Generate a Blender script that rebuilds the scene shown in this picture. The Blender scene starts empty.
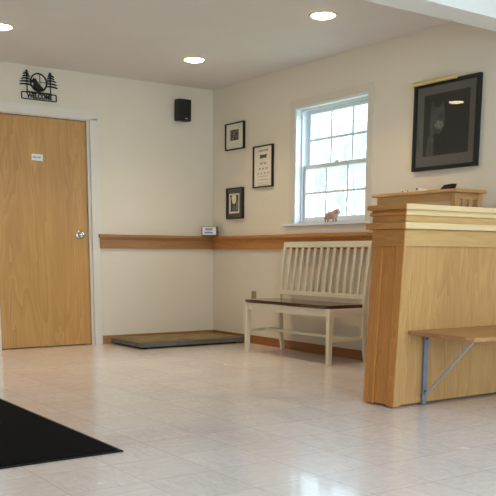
import bpy, bmesh, math, random
from mathutils import Vector, Matrix

random.seed(7)
sc = bpy.context.scene
COL = sc.collection
PI = math.pi

# ---------------------------------------------------------------- helpers
def new_bm():
    return bmesh.new()

def box(bm, x0, x1, y0, y1, z0, z1, bev=0.0, seg=2):
    b = bmesh.new()
    bmesh.ops.create_cube(b, size=1.0)
    sx, sy, sz = abs(x1 - x0), abs(y1 - y0), abs(z1 - z0)
    for v in b.verts:
        v.co = Vector(((x0 + x1) / 2 + v.co.x * sx, (y0 + y1) / 2 + v.co.y * sy, (z0 + z1) / 2 + v.co.z * sz))
    if bev > 0:
        bmesh.ops.bevel(b, geom=b.edges[:], offset=min(bev, sx * .45, sy * .45, sz * .45), segments=seg, profile=.6, affect='EDGES')
    merge(bm, b)
    return bm

def merge(bm, other, mat=None):
    me = bpy.data.meshes.new('tmp')
    other.to_mesh(me)
    other.free()
    if mat is not None:
        me.transform(mat)
    bm.from_mesh(me)
    bpy.data.meshes.remove(me)

def frame_between(p0, p1):
    d = (Vector(p1) - Vector(p0)).normalized()
    a = Vector((0, 0, 1)) if abs(d.z) < .95 else Vector((1, 0, 0))
    u = d.cross(a).normalized()
    v = d.cross(u).normalized()
    return u, v, d

def tube(bm, p0, p1, r0, r1=None, n=12, caps=True):
    r1 = r0 if r1 is None else r1
    u, v, d = frame_between(p0, p1)
    A, B = [], []
    for i in range(n):
        a = 2 * PI * i / n
        o = u * math.cos(a) + v * math.sin(a)
        A.append(bm.verts.new(Vector(p0) + o * r0))
        B.append(bm.verts.new(Vector(p1) + o * r1))
    for i in range(n):
        j = (i + 1) % n
        bm.faces.new((A[i], A[j], B[j], B[i]))
    if caps:
        bm.faces.new(A[::-1]); bm.faces.new(B)
    return bm

def bar(bm, p0, p1, w, h, side=(0, 0, 1), w1=None, h1=None, bev=0.0):
    """square bar from p0 to p1; w measured across, h along `side`"""
    w1 = w if w1 is None else w1
    h1 = h if h1 is None else h1
    p0, p1 = Vector(p0), Vector(p1)
    d = (p1 - p0).normalized()
    s = Vector(side); s = (s - d * s.dot(d)).normalized()
    t = d.cross(s).normalized()
    b = bmesh.new()
    q = []
    for p, ww, hh in ((p0, w, h), (p1, w1, h1)):
        q.append([b.verts.new(p + t * (ww / 2 * i) + s * (hh / 2 * j)) for i, j in ((-1, -1), (1, -1), (1, 1), (-1, 1))])
    for i in range(4):
        j = (i + 1) % 4
        b.faces.new((q[0][i], q[0][j], q[1][j], q[1][i]))
    b.faces.new(q[0][::-1]); b.faces.new(q[1])
    bmesh.ops.recalc_face_normals(b, faces=b.faces[:])
    if bev > 0:
        bmesh.ops.bevel(b, geom=b.edges[:], offset=bev, segments=2, profile=.6, affect='EDGES')
    merge(bm, b)
    return bm

def lathe(bm, prof, c, axis, n=32):
    """prof: list of (radius, distance along axis)"""
    d = Vector(axis).normalized()
    a = Vector((0, 0, 1)) if abs(d.z) < .95 else Vector((1, 0, 0))
    u = d.cross(a).normalized(); v = d.cross(u).normalized()
    rings = []
    for r, h in prof:
        c0 = Vector(c) + d * h
        if r < 1e-6:
            rings.append([bm.verts.new(c0)])
        else:
            rings.append([bm.verts.new(c0 + (u * math.cos(2 * PI * i / n) + v * math.sin(2 * PI * i / n)) * r) for i in range(n)])
    for A, B in zip(rings, rings[1:]):
        for i in range(n):
            j = (i + 1) % n
            if len(A) == 1 and len(B) == 1:
                continue
            if len(A) == 1:
                bm.faces.new((A[0], B[i], B[j]))
            elif len(B) == 1:
                bm.faces.new((A[i], A[j], B[0]))
            else:
                bm.faces.new((A[i], A[j], B[j], B[i]))
    return bm

def poly3(bm, pts, ext):
    """solid plate: 3-D outline `pts`, extruded by vector ext"""
    b = bmesh.new()
    e = Vector(ext)
    A = [b.verts.new(Vector(p)) for p in pts]
    B = [b.verts.new(Vector(p) + e) for p in pts]
    b.faces.new(A); b.faces.new(B[::-1])
    n = len(A)
    for i in range(n):
        j = (i + 1) % n
        b.faces.new((A[i], B[i], B[j], A[j]))
    bmesh.ops.triangulate(b, faces=[f for f in b.faces if len(f.verts) > 4])
    bmesh.ops.recalc_face_normals(b, faces=b.faces[:])
    merge(bm, b)
    return bm

def link_mesh(name, bm, mat, parent=None, smooth=False, rec=True):
    if rec:
        bmesh.ops.recalc_face_normals(bm, faces=bm.faces[:])
    me = bpy.data.meshes.new(name)
    root = parent
    off = Vector((0, 0, 0))
    while root is not None:
        off += root.location
        root = root.parent
    bm.to_mesh(me); bm.free()
    me.transform(Matrix.Translation(-off))
    me.materials.append(mat)
    o = bpy.data.objects.new(name, me)
    COL.objects.link(o)
    if parent is not None:
        o.parent = parent
    if smooth:
        for p in me.polygons:
            p.use_smooth = True
        try:
            me.set_sharp_from_angle(angle=math.radians(40))
        except Exception:
            pass
    return o

def tag(o, label, cat, group=None):
    o['label'] = label; o['category'] = cat
    if group: o['group'] = group
    return o

def thing(name, label, cat, loc, group=None):
    o = bpy.data.objects.new(name, None)
    o.empty_display_size = .1
    o.location = loc
    COL.objects.link(o)
    return tag(o, label, cat, group)

def struct(name, bm, mat, parent=None, **k):
    o = link_mesh(name, bm, mat, parent, **k)
    if parent is None:
        o['kind'] = 'structure'
    return o

def curve_to_bm(cu, mw):
    o = bpy.data.objects.new('tmp_curve', cu)
    COL.objects.link(o)
    o.matrix_world = mw
    dg = bpy.context.evaluated_depsgraph_get()
    dg.update()
    me = bpy.data.meshes.new_from_object(o.evaluated_get(dg))
    me.transform(mw)
    b = bmesh.new(); b.from_mesh(me)
    bpy.data.meshes.remove(me)
    bpy.data.objects.remove(o)
    return b

def skin_mesh(chains, sub=2):
    """chains: list of (points, radii, attach) -> skinned mesh as bmesh; first chain first vertex is root"""
    verts, edges, rad = [], [], []
    for pts, rr, att in chains:
        prev = att
        for p, r in zip(pts, rr):
            verts.append(p); rad.append(r)
            if prev is not None:
                edges.append((prev, len(verts) - 1))
            prev = len(verts) - 1
    me = bpy.data.meshes.new('tmp_skin')
    me.from_pydata([tuple(v) for v in verts], edges, [])
    o = bpy.data.objects.new('tmp_skin', me)
    COL.objects.link(o)
    m = o.modifiers.new('s', 'SKIN')
    for i, sv in enumerate(me.skin_vertices[0].data):
        sv.radius = (rad[i], rad[i]); sv.use_root = (i == 0)
    s = o.modifiers.new('u', 'SUBSURF'); s.levels = sub; s.render_levels = sub
    dg = bpy.context.evaluated_depsgraph_get(); dg.update()
    me2 = bpy.data.meshes.new_from_object(o.evaluated_get(dg))
    b = bmesh.new(); b.from_mesh(me2)
    bpy.data.meshes.remove(me2); bpy.data.objects.remove(o)
    return b

# ---------------------------------------------------------------- materials
def S(h):
    """sRGB 0-255 triple to linear rgba"""
    f = lambda c: ((c / 255 + .055) / 1.055) ** 2.4 if c > 10 else c / 255 / 12.92
    return (f(h[0]), f(h[1]), f(h[2]), 1)

def mat_base(name):
    m = bpy.data.materials.new(name); m.use_nodes = True
    nt = m.node_tree
    return m, nt, nt.nodes['Principled BSDF']

def plain(name, rgb, rough=.5, metal=0, noise=0.0, nscale=40, bump=0.0, spec=.5, coat=0):
    m, nt, p = mat_base(name)
    p.inputs['Roughness'].default_value = rough
    p.inputs['Metallic'].default_value = metal
    p.inputs['Specular IOR Level'].default_value = spec
    p.inputs['Coat Weight'].default_value = coat
    c = S(rgb)
    tc = nt.nodes.new('ShaderNodeTexCoord')
    nz = nt.nodes.new('ShaderNodeTexNoise'); nz.inputs['Scale'].default_value = nscale; nz.inputs['Detail'].default_value = 4
    nt.links.new(tc.outputs['Object'], nz.inputs['Vector'])
    rp = nt.nodes.new('ShaderNodeValToRGB')
    k = noise
    rp.color_ramp.elements[0].position = .3; rp.color_ramp.elements[1].position = .7
    rp.color_ramp.elements[0].color = (c[0] * (1 - k), c[1] * (1 - k), c[2] * (1 - k), 1)
    rp.color_ramp.elements[1].color = (min(1, c[0] * (1 + k)), min(1, c[1] * (1 + k)), min(1, c[2] * (1 + k)), 1)
    nt.links.new(nz.outputs['Fac'], rp.inputs['Fac'])
    nt.links.new(rp.outputs['Color'], p.inputs['Base Color'])
    if bump > 0:
        b = nt.nodes.new('ShaderNodeBump'); b.inputs['Strength'].default_value = bump; b.inputs['Distance'].default_value = .002
        nt.links.new(nz.outputs['Fac'], b.inputs['Height']); nt.links.new(b.outputs['Normal'], p.inputs['Normal'])
    return m

def wood(name, c0, c1, axis='z', scale=1.0, rough=.38, stretch=14.0, cath=.35, coat=.15, seed=0.0):
    """oak-like grain running along `axis`"""
    m, nt, p = mat_base(name)
    N, L = nt.nodes, nt.links
    p.inputs['Roughness'].default_value = rough
    p.inputs['Coat Weight'].default_value = coat
    p.inputs['Coat Roughness'].default_value = .25
    tc = N.new('ShaderNodeTexCoord')
    mp = N.new('ShaderNodeMapping')
    s = [stretch] * 3; s['xyz'.index(axis)] = 1.0
    mp.inputs['Scale'].default_value = [v * scale for v in s]
    mp.inputs['Location'].default_value = (seed, seed * 1.7, seed * .6)
    L.new(tc.outputs['Object'], mp.inputs['Vector'])
    n1 = N.new('ShaderNodeTexNoise'); n1.inputs['Scale'].default_value = 1.1; n1.inputs['Detail'].default_value = 3; n1.inputs['Distortion'].default_value = .6
    L.new(mp.outputs[0], n1.inputs['Vector'])
    # cathedral rings from contour lines of the soft noise
    mul = N.new('ShaderNodeMath'); mul.operation = 'MULTIPLY'; mul.inputs[1].default_value = 9.0
    L.new(n1.outputs['Fac'], mul.inputs[0])
    fr = N.new('ShaderNodeMath'); fr.operation = 'FRACT'; L.new(mul.outputs[0], fr.inputs[0])
    # fine fibres
    mp2 = N.new('ShaderNodeMapping')
    s2 = [160.0] * 3; s2['xyz'.index(axis)] = 5.0
    mp2.inputs['Scale'].default_value = s2
    L.new(tc.outputs['Object'], mp2.inputs['Vector'])
    n2 = N.new('ShaderNodeTexNoise'); n2.inputs['Scale'].default_value = 1; n2.inputs['Detail'].default_value = 3
    L.new(mp2.outputs[0], n2.inputs['Vector'])
    # broad boards / tone drift
    mp3 = N.new('ShaderNodeMapping')
    s3 = [5.0] * 3; s3['xyz'.index(axis)] = .5
    mp3.inputs['Scale'].default_value = s3
    L.new(tc.outputs['Object'], mp3.inputs['Vector'])
    n3 = N.new('ShaderNodeTexNoise'); n3.inputs['Scale'].default_value = 1
    L.new(mp3.outputs[0], n3.inputs['Vector'])
    a = N.new('ShaderNodeMath'); a.operation = 'MULTIPLY'; a.inputs[1].default_value = cath; L.new(fr.outputs[0], a.inputs[0])
    b = N.new('ShaderNodeMath'); b.operation = 'MULTIPLY_ADD'; b.inputs[1].default_value = .45; L.new(n2.outputs['Fac'], b.inputs[0]); L.new(a.outputs[0], b.inputs[2])
    c = N.new('ShaderNodeMath'); c.operation = 'MULTIPLY_ADD'; c.inputs[1].default_value = .55; L.new(n3.outputs['Fac'], c.inputs[0]); L.new(b.outputs[0], c.inputs[2])
    rp = N.new('ShaderNodeValToRGB')
    rp.color_ramp.elements[0].position = .25; rp.color_ramp.elements[0].color = S(c1)
    rp.color_ramp.elements[1].position = .85 + cath * .3; rp.color_ramp.elements[1].color = S(c0)
    L.new(c.outputs[0], rp.inputs['Fac'])
    L.new(rp.outputs['Color'], p.inputs['Base Color'])
    return m

def floor_material():
    m, nt, p = mat_base('vinyl_tile')
    N, L = nt.nodes, nt.links
    tc = N.new('ShaderNodeTexCoord')
    sp = N.new('ShaderNodeSeparateXYZ'); L.new(tc.outputs['Object'], sp.inputs[0])
    T = .305
    def cell(out, off):
        a = N.new('ShaderNodeMath'); a.operation = 'ADD'; a.inputs[1].default_value = off; L.new(out, a.inputs[0])
        d = N.new('ShaderNodeMath'); d.operation = 'DIVIDE'; d.inputs[1].default_value = T; L.new(a.outputs[0], d.inputs[0])
        fl = N.new('ShaderNodeMath'); fl.operation = 'FLOOR'; L.new(d.outputs[0], fl.inputs[0])
        fr = N.new('ShaderNodeMath'); fr.operation = 'FRACT'; L.new(d.outputs[0], fr.inputs[0])
        s = N.new('ShaderNodeMath'); s.operation = 'SUBTRACT'; s.inputs[1].default_value = .5; L.new(fr.outputs[0], s.inputs[0])
        ab = N.new('ShaderNodeMath'); ab.operation = 'ABSOLUTE'; L.new(s.outputs[0], ab.inputs[0])
        return fl.outputs[0], ab.outputs[0]
    fx, ax = cell(sp.outputs['X'], 2.6435 + 30 * T)
    fy, ay = cell(sp.outputs['Y'], 4.902 + 60 * T)
    mx = N.new('ShaderNodeMath'); mx.operation = 'MAXIMUM'; L.new(ax, mx.inputs[0]); L.new(ay, mx.inputs[1])
    line = N.new('ShaderNodeMapRange'); line.inputs['From Min'].default_value = .4925; line.inputs['From Max'].default_value = .4965
    L.new(mx.outputs[0], line.inputs['Value'])
    cb = N.new('ShaderNodeCombineXYZ'); L.new(fx, cb.inputs[0]); L.new(fy, cb.inputs[1])
    wn = N.new('ShaderNodeTexWhiteNoise'); wn.noise_dimensions = '3D'; L.new(cb.outputs[0], wn.inputs['Vector'])
    # mottled streaks, turned by 90 degrees from tile to tile
    par = N.new('ShaderNodeMath'); par.operation = 'ADD'; L.new(fx, par.inputs[0]); L.new(fy, par.inputs[1])
    md = N.new('ShaderNodeMath'); md.operation = 'PINGPONG'; md.inputs[1].default_value = 1.0; L.new(par.outputs[0], md.inputs[0])
    def streak(sc_):
        mp = N.new('ShaderNodeMapping'); mp.inputs['Scale'].default_value = sc_; L.new(tc.outputs['Object'], mp.inputs['Vector'])
        n = N.new('ShaderNodeTexNoise'); n.inputs['Scale'].default_value = 1; n.inputs['Detail'].default_value = 5; n.inputs['Distortion'].default_value = 1.2
        L.new(mp.outputs[0], n.inputs['Vector']); return n.outputs['Fac']
    mixs = N.new('ShaderNodeMix'); mixs.data_type = 'FLOAT'
    L.new(md.outputs[0], mixs.inputs[0]); L.new(streak((45, 14, 20)), mixs.inputs[2]); L.new(streak((14, 45, 20)), mixs.inputs[3])
    rp = N.new('ShaderNodeValToRGB')
    rp.color_ramp.elements[0].position = .3; rp.color_ramp.elements[0].color = S(FLOOR_D)
    rp.color_ramp.elements[1].position = .68; rp.color_ramp.elements[1].color = S(FLOOR_L)
    L.new(mixs.outputs[0], rp.inputs['Fac'])
    var = N.new('ShaderNodeMapRange'); var.inputs['To Min'].default_value = .95; var.inputs['To Max'].default_value = 1.03; L.new(wn.outputs['Value'], var.inputs['Value'])
    vm = N.new('ShaderNodeMix'); vm.data_type = 'RGBA'; vm.blend_type = 'MULTIPLY'; vm.inputs[0].default_value = 1
    L.new(rp.outputs['Color'], vm.inputs[6]); L.new(var.outputs[0], vm.inputs[7])
    lm = N.new('ShaderNodeMix'); lm.data_type = 'RGBA'
    lf = N.new('ShaderNodeMath'); lf.operation = 'MULTIPLY'; lf.inputs[1].default_value = .38; L.new(line.outputs[0], lf.inputs[0])
    L.new(lf.outputs[0], lm.inputs[0]); L.new(vm.outputs[2], lm.inputs[6]); lm.inputs[7].default_value = S((120, 108, 92))
    L.new(lm.outputs[2], p.inputs['Base Color'])
    n4 = N.new('ShaderNodeTexNoise'); n4.inputs['Scale'].default_value = 3.0; n4.inputs['Detail'].default_value = 4; L.new(tc.outputs['Object'], n4.inputs['Vector'])
    rr = N.new('ShaderNodeMapRange'); rr.inputs['To Min'].default_value = .20; rr.inputs['To Max'].default_value = .30; L.new(n4.outputs['Fac'], rr.inputs['Value'])
    L.new(rr.outputs[0], p.inputs['Roughness'])
    p.inputs['IOR'].default_value = 1.75
    p.inputs['Coat Weight'].default_value = .55; p.inputs['Coat Roughness'].default_value = .06
    # worn, slightly wavy surface and sunken joints
    n5 = N.new('ShaderNodeTexNoise'); n5.inputs['Scale'].default_value = 7; n5.inputs['Detail'].default_value = 2; L.new(tc.outputs['Object'], n5.inputs['Vector'])
    h = N.new('ShaderNodeMath'); h.operation = 'MULTIPLY_ADD'; h.inputs[1].default_value = -.25
    L.new(line.outputs[0], h.inputs[0]); L.new(n5.outputs['Fac'], h.inputs[2])
    b = N.new('ShaderNodeBump'); b.inputs['Strength'].default_value = .05; b.inputs['Distance'].default_value = .003
    L.new(h.outputs[0], b.inputs['Height']); L.new(b.outputs['Normal'], p.inputs['Normal'])
    return m

def glass(name, refl=1.0, tint=(1, 1, 1, 1)):
    m = bpy.data.materials.new(name); m.use_nodes = True
    nt = m.node_tree; N, L = nt.nodes, nt.links
    for n in list(N): N.remove(n)
    out = N.new('ShaderNodeOutputMaterial')
    t = N.new('ShaderNodeBsdfTransparent'); t.inputs[0].default_value = tint
    g = N.new('ShaderNodeBsdfGlossy'); g.inputs['Roughness'].default_value = .015
    f = N.new('ShaderNodeLayerWeight'); f.inputs['Blend'].default_value = .5
    pw = N.new('ShaderNodeMath'); pw.operation = 'POWER'; pw.inputs[1].default_value = 5; L.new(f.outputs['Facing'], pw.inputs[0])
    k = N.new('ShaderNodeMath'); k.operation = 'MULTIPLY_ADD'; k.inputs[1].default_value = .96 * refl; k.inputs[2].default_value = .04 * refl; L.new(pw.outputs[0], k.inputs[0])
    mx = N.new('ShaderNodeMixShader'); L.new(k.outputs[0], mx.inputs[0]); L.new(t.outputs[0], mx.inputs[1]); L.new(g.outputs[0], mx.inputs[2])
    L.new(mx.outputs[0], out.inputs[0])
    return m

def emit(name, rgb, s):
    m = bpy.data.materials.new(name); m.use_nodes = True
    nt = m.node_tree; p = nt.nodes['Principled BSDF']
    p.inputs['Base Color'].default_value = S(rgb)
    p.inputs['Emission Color'].default_value = S(rgb)
    p.inputs['Emission Strength'].default_value = s
    return m

# ---- tunables
FLOOR_D, FLOOR_L = (224, 215, 214), (240, 232, 231)
WALL = (224, 216, 201)
CEIL = (222, 218, 216)
TRIM = (222, 217, 209)
REAR_POWER = 68.0
PANEL_POWER = 20.0
SUN = 7.0
LAMP_POWER = 5.0
SKY = 3.6
EXPOSURE = 0.06

M_wall = plain('cream_wall_paint', WALL, .62, noise=.015, nscale=3, bump=.03, spec=.3)
M_ceil = plain('ceiling_paint', CEIL, .8, noise=.015, nscale=3, bump=.02, spec=.2)
M_header = plain('white_header_paint', (236, 238, 236), .6, noise=.01, nscale=4)
M_trim = plain('white_trim_paint', TRIM, .42, noise=.01, nscale=6)
M_casing = plain('cream_trim_paint', (216, 208, 196), .4, noise=.01, nscale=6)
M_vinyl = plain('white_window_vinyl', (226, 230, 236), .35, noise=.01, nscale=6)
M_floor = floor_material()
M_door = wood('oak_door_veneer', (202, 158, 96), (168, 122, 66), 'z', .55, .4, 9, .32, seed=3.1)
M_oak = wood('golden_oak', (204, 138, 68), (158, 98, 40), 'z', 1.0, .38, 16, .3)
M_oak_x = wood('golden_oak_along_wall', (178, 130, 80), (134, 90, 50), 'x', 1.0, .38, 16, .3)
M_oak_y = wood('golden_oak_across', (200, 138, 72), (150, 96, 42), 'y', 1.0, .38, 16, .3)
M_ply = wood('birch_panel_veneer', (206, 164, 106), (166, 118, 64), 'z', .8, .42, 8, .22, seed=9.0)
M_ply_x = wood('birch_moulding', (206, 170, 112), (184, 142, 86), 'x', .8, .4, 12, .2, seed=5.0)
M_base = wood('oak_baseboard', (168, 108, 56), (120, 70, 32), 'y', 1.0, .4, 16, .3)
M_seat = wood('dark_mahogany', (66, 26, 20), (38, 13, 12), 'y', 1.0, .16, 16, .3, coat=.6)
M_bench = plain('ivory_bench_paint', (222, 214, 194), .42, noise=.015, nscale=8)
M_black = plain('black_plastic', (15, 15, 16), .5, noise=.1, nscale=60)
M_frame = plain('black_picture_frame', (9, 9, 9), .5, noise=.1, nscale=30)
M_brownfr = plain('dark_bronze_frame', (30, 25, 19), .35, noise=.15, nscale=30)
M_paper = plain('mat_board', (236, 230, 214), .75, noise=.02, nscale=20)
M_greymat = plain('grey_mat_board', (90, 88, 84), .8, noise=.03, nscale=20)
M_ink = plain('black_ink', (42, 38, 36), .7, noise=.3, nscale=90)
M_greyink = plain('grey_ink', (104, 97, 88), .7, noise=.1, nscale=90)
M_dark = plain('dark_painting', (11, 14, 14), .6, noise=.45, nscale=9)
M_dark2 = plain('dim_animal_paint', (60, 63, 60), .6, noise=.4, nscale=14)
M_dark4 = plain('grey_fur_paint', (104, 106, 100), .6, noise=.5, nscale=40)
M_dark3 = plain('near_black_paint', (9, 10, 12), .6, noise=.3, nscale=12)
M_brass = plain('polished_brass', (222, 204, 146), .35, metal=.45, noise=.05, nscale=30)
M_chrome = plain('satin_chrome', (205, 208, 212), .18, metal=1, noise=.03, nscale=40)
M_steel = plain('blue_grey_steel', (128, 138, 162), .45, metal=.3, noise=.08, nscale=30)
M_mat = plain('black_carpet_mat', (12, 12, 13), .95, noise=.5, nscale=260, bump=.6, spec=.1)
M_rubber = plain('mat_rubber_edge', (10, 10, 11), .7, noise=.1, spec=.3)
M_scalemat = plain('olive_rubber_mat', (146, 126, 84), .7, noise=.25, nscale=9, bump=.3)
M_scale = plain('grey_scale_metal', (104, 102, 98), .45, metal=.3, noise=.12, nscale=14)
M_gadget = plain('light_grey_plastic', (224, 228, 234), .4, noise=.02)
M_gadgetd = plain('dark_grey_plastic', (88, 86, 84), .5, noise=.05)
M_bluelab = plain('blue_print', (88, 104, 140), .5, noise=.05)
M_outlet = plain('ivory_outlet_plastic', (150, 136, 100), .45, noise=.02)
M_outletd = plain('outlet_slots', (88, 78, 56), .5, noise=.02)
M_cow = plain('reddish_brown_figurine', (182, 150, 134), .5, noise=.45, nscale=60)
M_cowd = plain('dark_brown_figurine', (72, 60, 48), .5, noise=.2, nscale=60)
M_ceram = plain('white_glazed_ceramic', (238, 234, 222), .3, noise=.04, nscale=60)
M_sign = plain('dark_bronze_metal', (30, 34, 30), .5, metal=.3, noise=.35, nscale=60)
M_notice = plain('white_notice_paper', (232, 234, 232), .7, noise=.01)
M_noticei = plain('blue_grey_notice_print', (120, 136, 158), .7, noise=.05)
M_glass = glass('window_glass', .6)
M_picglass = glass('picture_glass', 1.0)
M_bigglass = glass('portrait_glass', .5)
M_lamp = emit('warm_lamp_lens', (255, 238, 190), 24.0)
M_lampring = plain('white_lamp_ring', (214, 206, 190), .45, noise=.01)
M_bark = plain('grey_bark', (182, 184, 184), .9, noise=.15, nscale=8)
M_leaf = plain('pale_green_leaves', (176, 206, 158), .8, noise=.3, nscale=3)
M_grass = plain('lawn', (168, 188, 140), .9, noise=.25, nscale=1.5)

H = 2.449
YR = -9.6      # rear wall
XL = -5.7      # left wall

# ---------------------------------------------------------------- the room shell
bm = new_bm(); box(bm, XL - .15, .15, YR - .15, .15, -.12, 0)
struct('floor', bm, M_floor)
bm = new_bm(); box(bm, XL - .15, .15, YR - .15, .15, H, H + .12)
struct('ceiling', bm, M_ceil)

# wall with the door (y = 0)
DX0, DX1, DZ = -2.246, -1.328, 2.052     # rough opening seen inside the casing
bm = new_bm()
box(bm, XL - .15, DX0, 0, .15, 0, H); box(bm, DX1, .15, 0, .15, 0, H); box(bm, DX0, DX1, 0, .15, DZ, H)
struct('wall_left', bm, M_wall)
# wall with the window (x = 0)
WY0, WY1, WZ0, WZ1 = -2.262, -1.328, 1.120, 2.107
bm = new_bm()
WT = .22
box(bm, 0, WT, YR - .15, WY0, 0, H); box(bm, 0, WT, WY1, 0, 0, H)
box(bm, 0, WT, WY0, WY1, 0, WZ0); box(bm, 0, WT, WY0, WY1, WZ1, H)
struct('wall_right', bm, M_wall)
bm = new_bm(); box(bm, XL - .15, XL, YR, 0, 0, H)
struct('wall_side', bm, M_wall)
# rear wall behind the camera, with the shop-front windows that light the room
RW = [(-4.9, -3.1), (-2.7, -.7)]
bm = new_bm()
xs = [XL] + [v for p in RW for v in p] + [0]
for i in range(0, len(xs), 2):
    box(bm, xs[i], xs[i + 1], YR - .15, YR, 0, H)
for a, b in RW:
    box(bm, a, b, YR - .15, YR, 0, .35); box(bm, a, b, YR - .15, YR, 2.2, H)
struct('wall_back', bm, M_wall)
bm = new_bm(); box(bm, DX0 - .1, DX1 + .1, .15, .20, -.05, H)  # unseen backing added behind the door to stop light leaking under it
struct('wall_leak_block', bm, M_wall)
# header over the half wall
bm = new_bm(); box(bm, XL, 0, -3.945, -3.752, 2.2, H + .01)
struct('trim_1', bm, M_header)

# ---- door, casing
door = thing('door_1', 'x', 'x', (-1.80, .02, 0)); del door['label']; del door['category']; door['kind'] = 'structure'
bm = new_bm(); box(bm, DX0 + .004, -1.366, .022, .062, .008, 2.030, .002)
link_mesh('door_slab', bm, M_door, door)
knob = new_bm()
lathe(knob, [(0, 0), (.042, 0), (.042, .004), (.037, .010), (.020, .014), (.015, .024), (.016, .032), (.027, .040), (.035, .052), (.036, .061), (.029, .073), (.014, .079), (0, .080)], (-1.452, .022, 1.022), (0, -1, 0))
link_mesh('door_knob', knob, M_chrome, door, smooth=True)
# jamb and stop
bm = new_bm()
box(bm, -1.366 + .003, DX1, 0.0, .14, 0, DZ); box(bm, DX0, -1.363, 0.0, .14, 2.034, DZ)
box(bm, -1.385, -1.363, .064, .10, 0, 2.034); box(bm, DX0, -1.37, .064, .10, 2.02, 2.034)
struct('trim_2', bm, M_casing)
bm = new_bm()
def casing_leg(bm, x0, x1, z1):
    box(bm, x0, x1, -.017, 0, 0, z1, .004)
casing_leg(bm, -1.338, -1.258, DZ + .008)
box(bm, -2.34, -1.258, -.017, 0, DZ - .008, DZ + .075, .004)
casing_leg(bm, -2.34, -2.238, DZ + .008)
struct('trim_3', bm, M_trim)

# ---- baseboards and chair rail
bm = new_bm(); box(bm, -1.256, -.013, -.013, 0, 0, .079, .003)
struct('baseboard_left', bm, M_oak_x)
bm = new_bm(); box(bm, -.013, 0, -3.75, 0, 0, .079, .003)
struct('baseboard_right', bm, M_base)

def rail_profile(bm, axis, a0, a1):
    pr = [(0, .899), (.020, .899), (.020, .985), (.024, .990), (.024, .996), (.043, .999), (.047, 1.006), (.047, 1.023), (.043, 1.029), (0, 1.029)]
    n = len(pr)
    A, B = [], []
    for d, z in pr:
        if axis == 'x':
            A.append(bm.verts.new((a0, -d, z))); B.append(bm.verts.new((a1, -d, z)))
        else:
            A.append(bm.verts.new((-d, a0, z))); B.append(bm.verts.new((-d, a1, z)))
    for i in range(n):
        j = (i + 1) % n
        bm.faces.new((A[i], A[j], B[j], B[i]))
    bm.faces.new(A[::-1]); bm.faces.new(B)
bm = new_bm(); rail_profile(bm, 'x', -1.257, -.0)
box(bm, -1.279, -1.256, -.0465, -.018, 1.001, 1.0285); box(bm, -1.268, -1.256, -.024, -.018, .9, 1.0)
struct('trim_4', bm, M_oak_x)
bm = new_bm(); rail_profile(bm, 'y', -3.715, -.0)
struct('trim_5', bm, M_oak_y)

# ---- window
win = bpy.data.objects.new('window_1', None); win.location = (0, (WY0 + WY1) / 2, WZ0); COL.objects.link(win); win['kind'] = 'structure'
bm = new_bm()   # flat painted casing
box(bm, -.008, 0, WY1, WY1 + .062, WZ0 - .01, WZ1 + .066, .002); box(bm, -.008, 0, WY0 - .062, WY0, WZ0 - .01, WZ1 + .066, .002)
box(bm, -.008, 0, WY0, WY1, WZ1, WZ1 + .066, .002)
link_mesh('window_casing', bm, M_casing, win)
bm = new_bm()   # stool and apron
box(bm, -.034, .04, WY0 - .09, WY1 + .125, WZ0 - .020, WZ0, .004)
link_mesh('window_stool', bm, M_vinyl, win)
bm = new_bm(); box(bm, -.014, 0, WY0 - .07, WY1 + .10, 1.032, WZ0 - .020, .003)
link_mesh('window_apron', bm, M_casing, win)
bm = new_bm()   # deep vinyl frame in the opening
J = .016
box(bm, .001, .215, WY1 - J, WY1, WZ0, WZ1); box(bm, .001, .215, WY0, WY0 + J, WZ0, WZ1)
box(bm, .001, .215, WY0 + J, WY1 - J, WZ1 - J, WZ1); box(bm, .04, .215, WY0 + J, WY1 - J, WZ0, WZ0 + J)
# stops and parting beads either side of the two sash tracks
for xa, xb in ((.062, .078), (.122, .128)):
    box(bm, xa, xb, WY1 - J - .014, WY1 - J, WZ0 + J, WZ1 - J); box(bm, xa, xb, WY0 + J, WY0 + J + .014, WZ0 + J, WZ1 - J)
box(bm, .062, .078, WY0 + J + .014, WY1 - J - .014, WZ1 - J - .012, WZ1 - J)
link_mesh('window_frame', bm, M_vinyl, win)

def sash(name, x0, x1, z0, z1, st, top, bot):
    y0, y1 = WY0 + J + .002, WY1 - J - .002
    b = new_bm()
    box(b, x0, x1, y0, y0 + st, z0, z1, .003); box(b, x0, x1, y1 - st, y1, z0, z1, .003)
    box(b, x0, x1, y0 + st, y1 - st, z1 - top, z1, .003); box(b, x0, x1, y0 + st, y1 - st, z0, z0 + bot, .003)
    s = link_mesh(name, b, M_vinyl, win)
    ym0, ym1, zm0, zm1 = y0 + st, y1 - st, z0 + bot, z1 - top
    g = new_bm()
    xm = (x0 + x1) / 2
    for k in (1, 2):
        yy = ym0 + (ym1 - ym0) * k / 3
        box(g, xm - .008, xm + .008, yy - .0085, yy + .0085, zm0, zm1)
    zz = (zm0 + zm1) / 2
    box(g, xm - .0075, xm + .0075, ym0, ym1, zz - .0085, zz + .0085)
    link_mesh('muntin_grid', g, M_vinyl, s)
    p = new_bm(); box(p, xm - .002, xm + .002, ym0 - .004, ym1 + .004, zm0 - .004, zm1 + .004)
    link_mesh('pane', p, M_glass, s)
    return s
zmid = 1.605
upper = sash('upper_sash', .130, .160, zmid - .018, WZ1 - J - .001, .040, .034, .034)
lower = sash('lower_sash', .084, .112, WZ0 + J + .001, zmid + .018, .040, .034, .040)
b = new_bm(); ym = (WY0 + WY1) / 2
box(b, .084, .112, ym - .026, ym + .026, zmid + .018, zmid + .026, .002); tube(b, (.098, ym - .008, zmid + .026), (.098, ym + .030, zmid + .034), .006)
link_mesh('sash_lock', b, M_vinyl, win)

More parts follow.
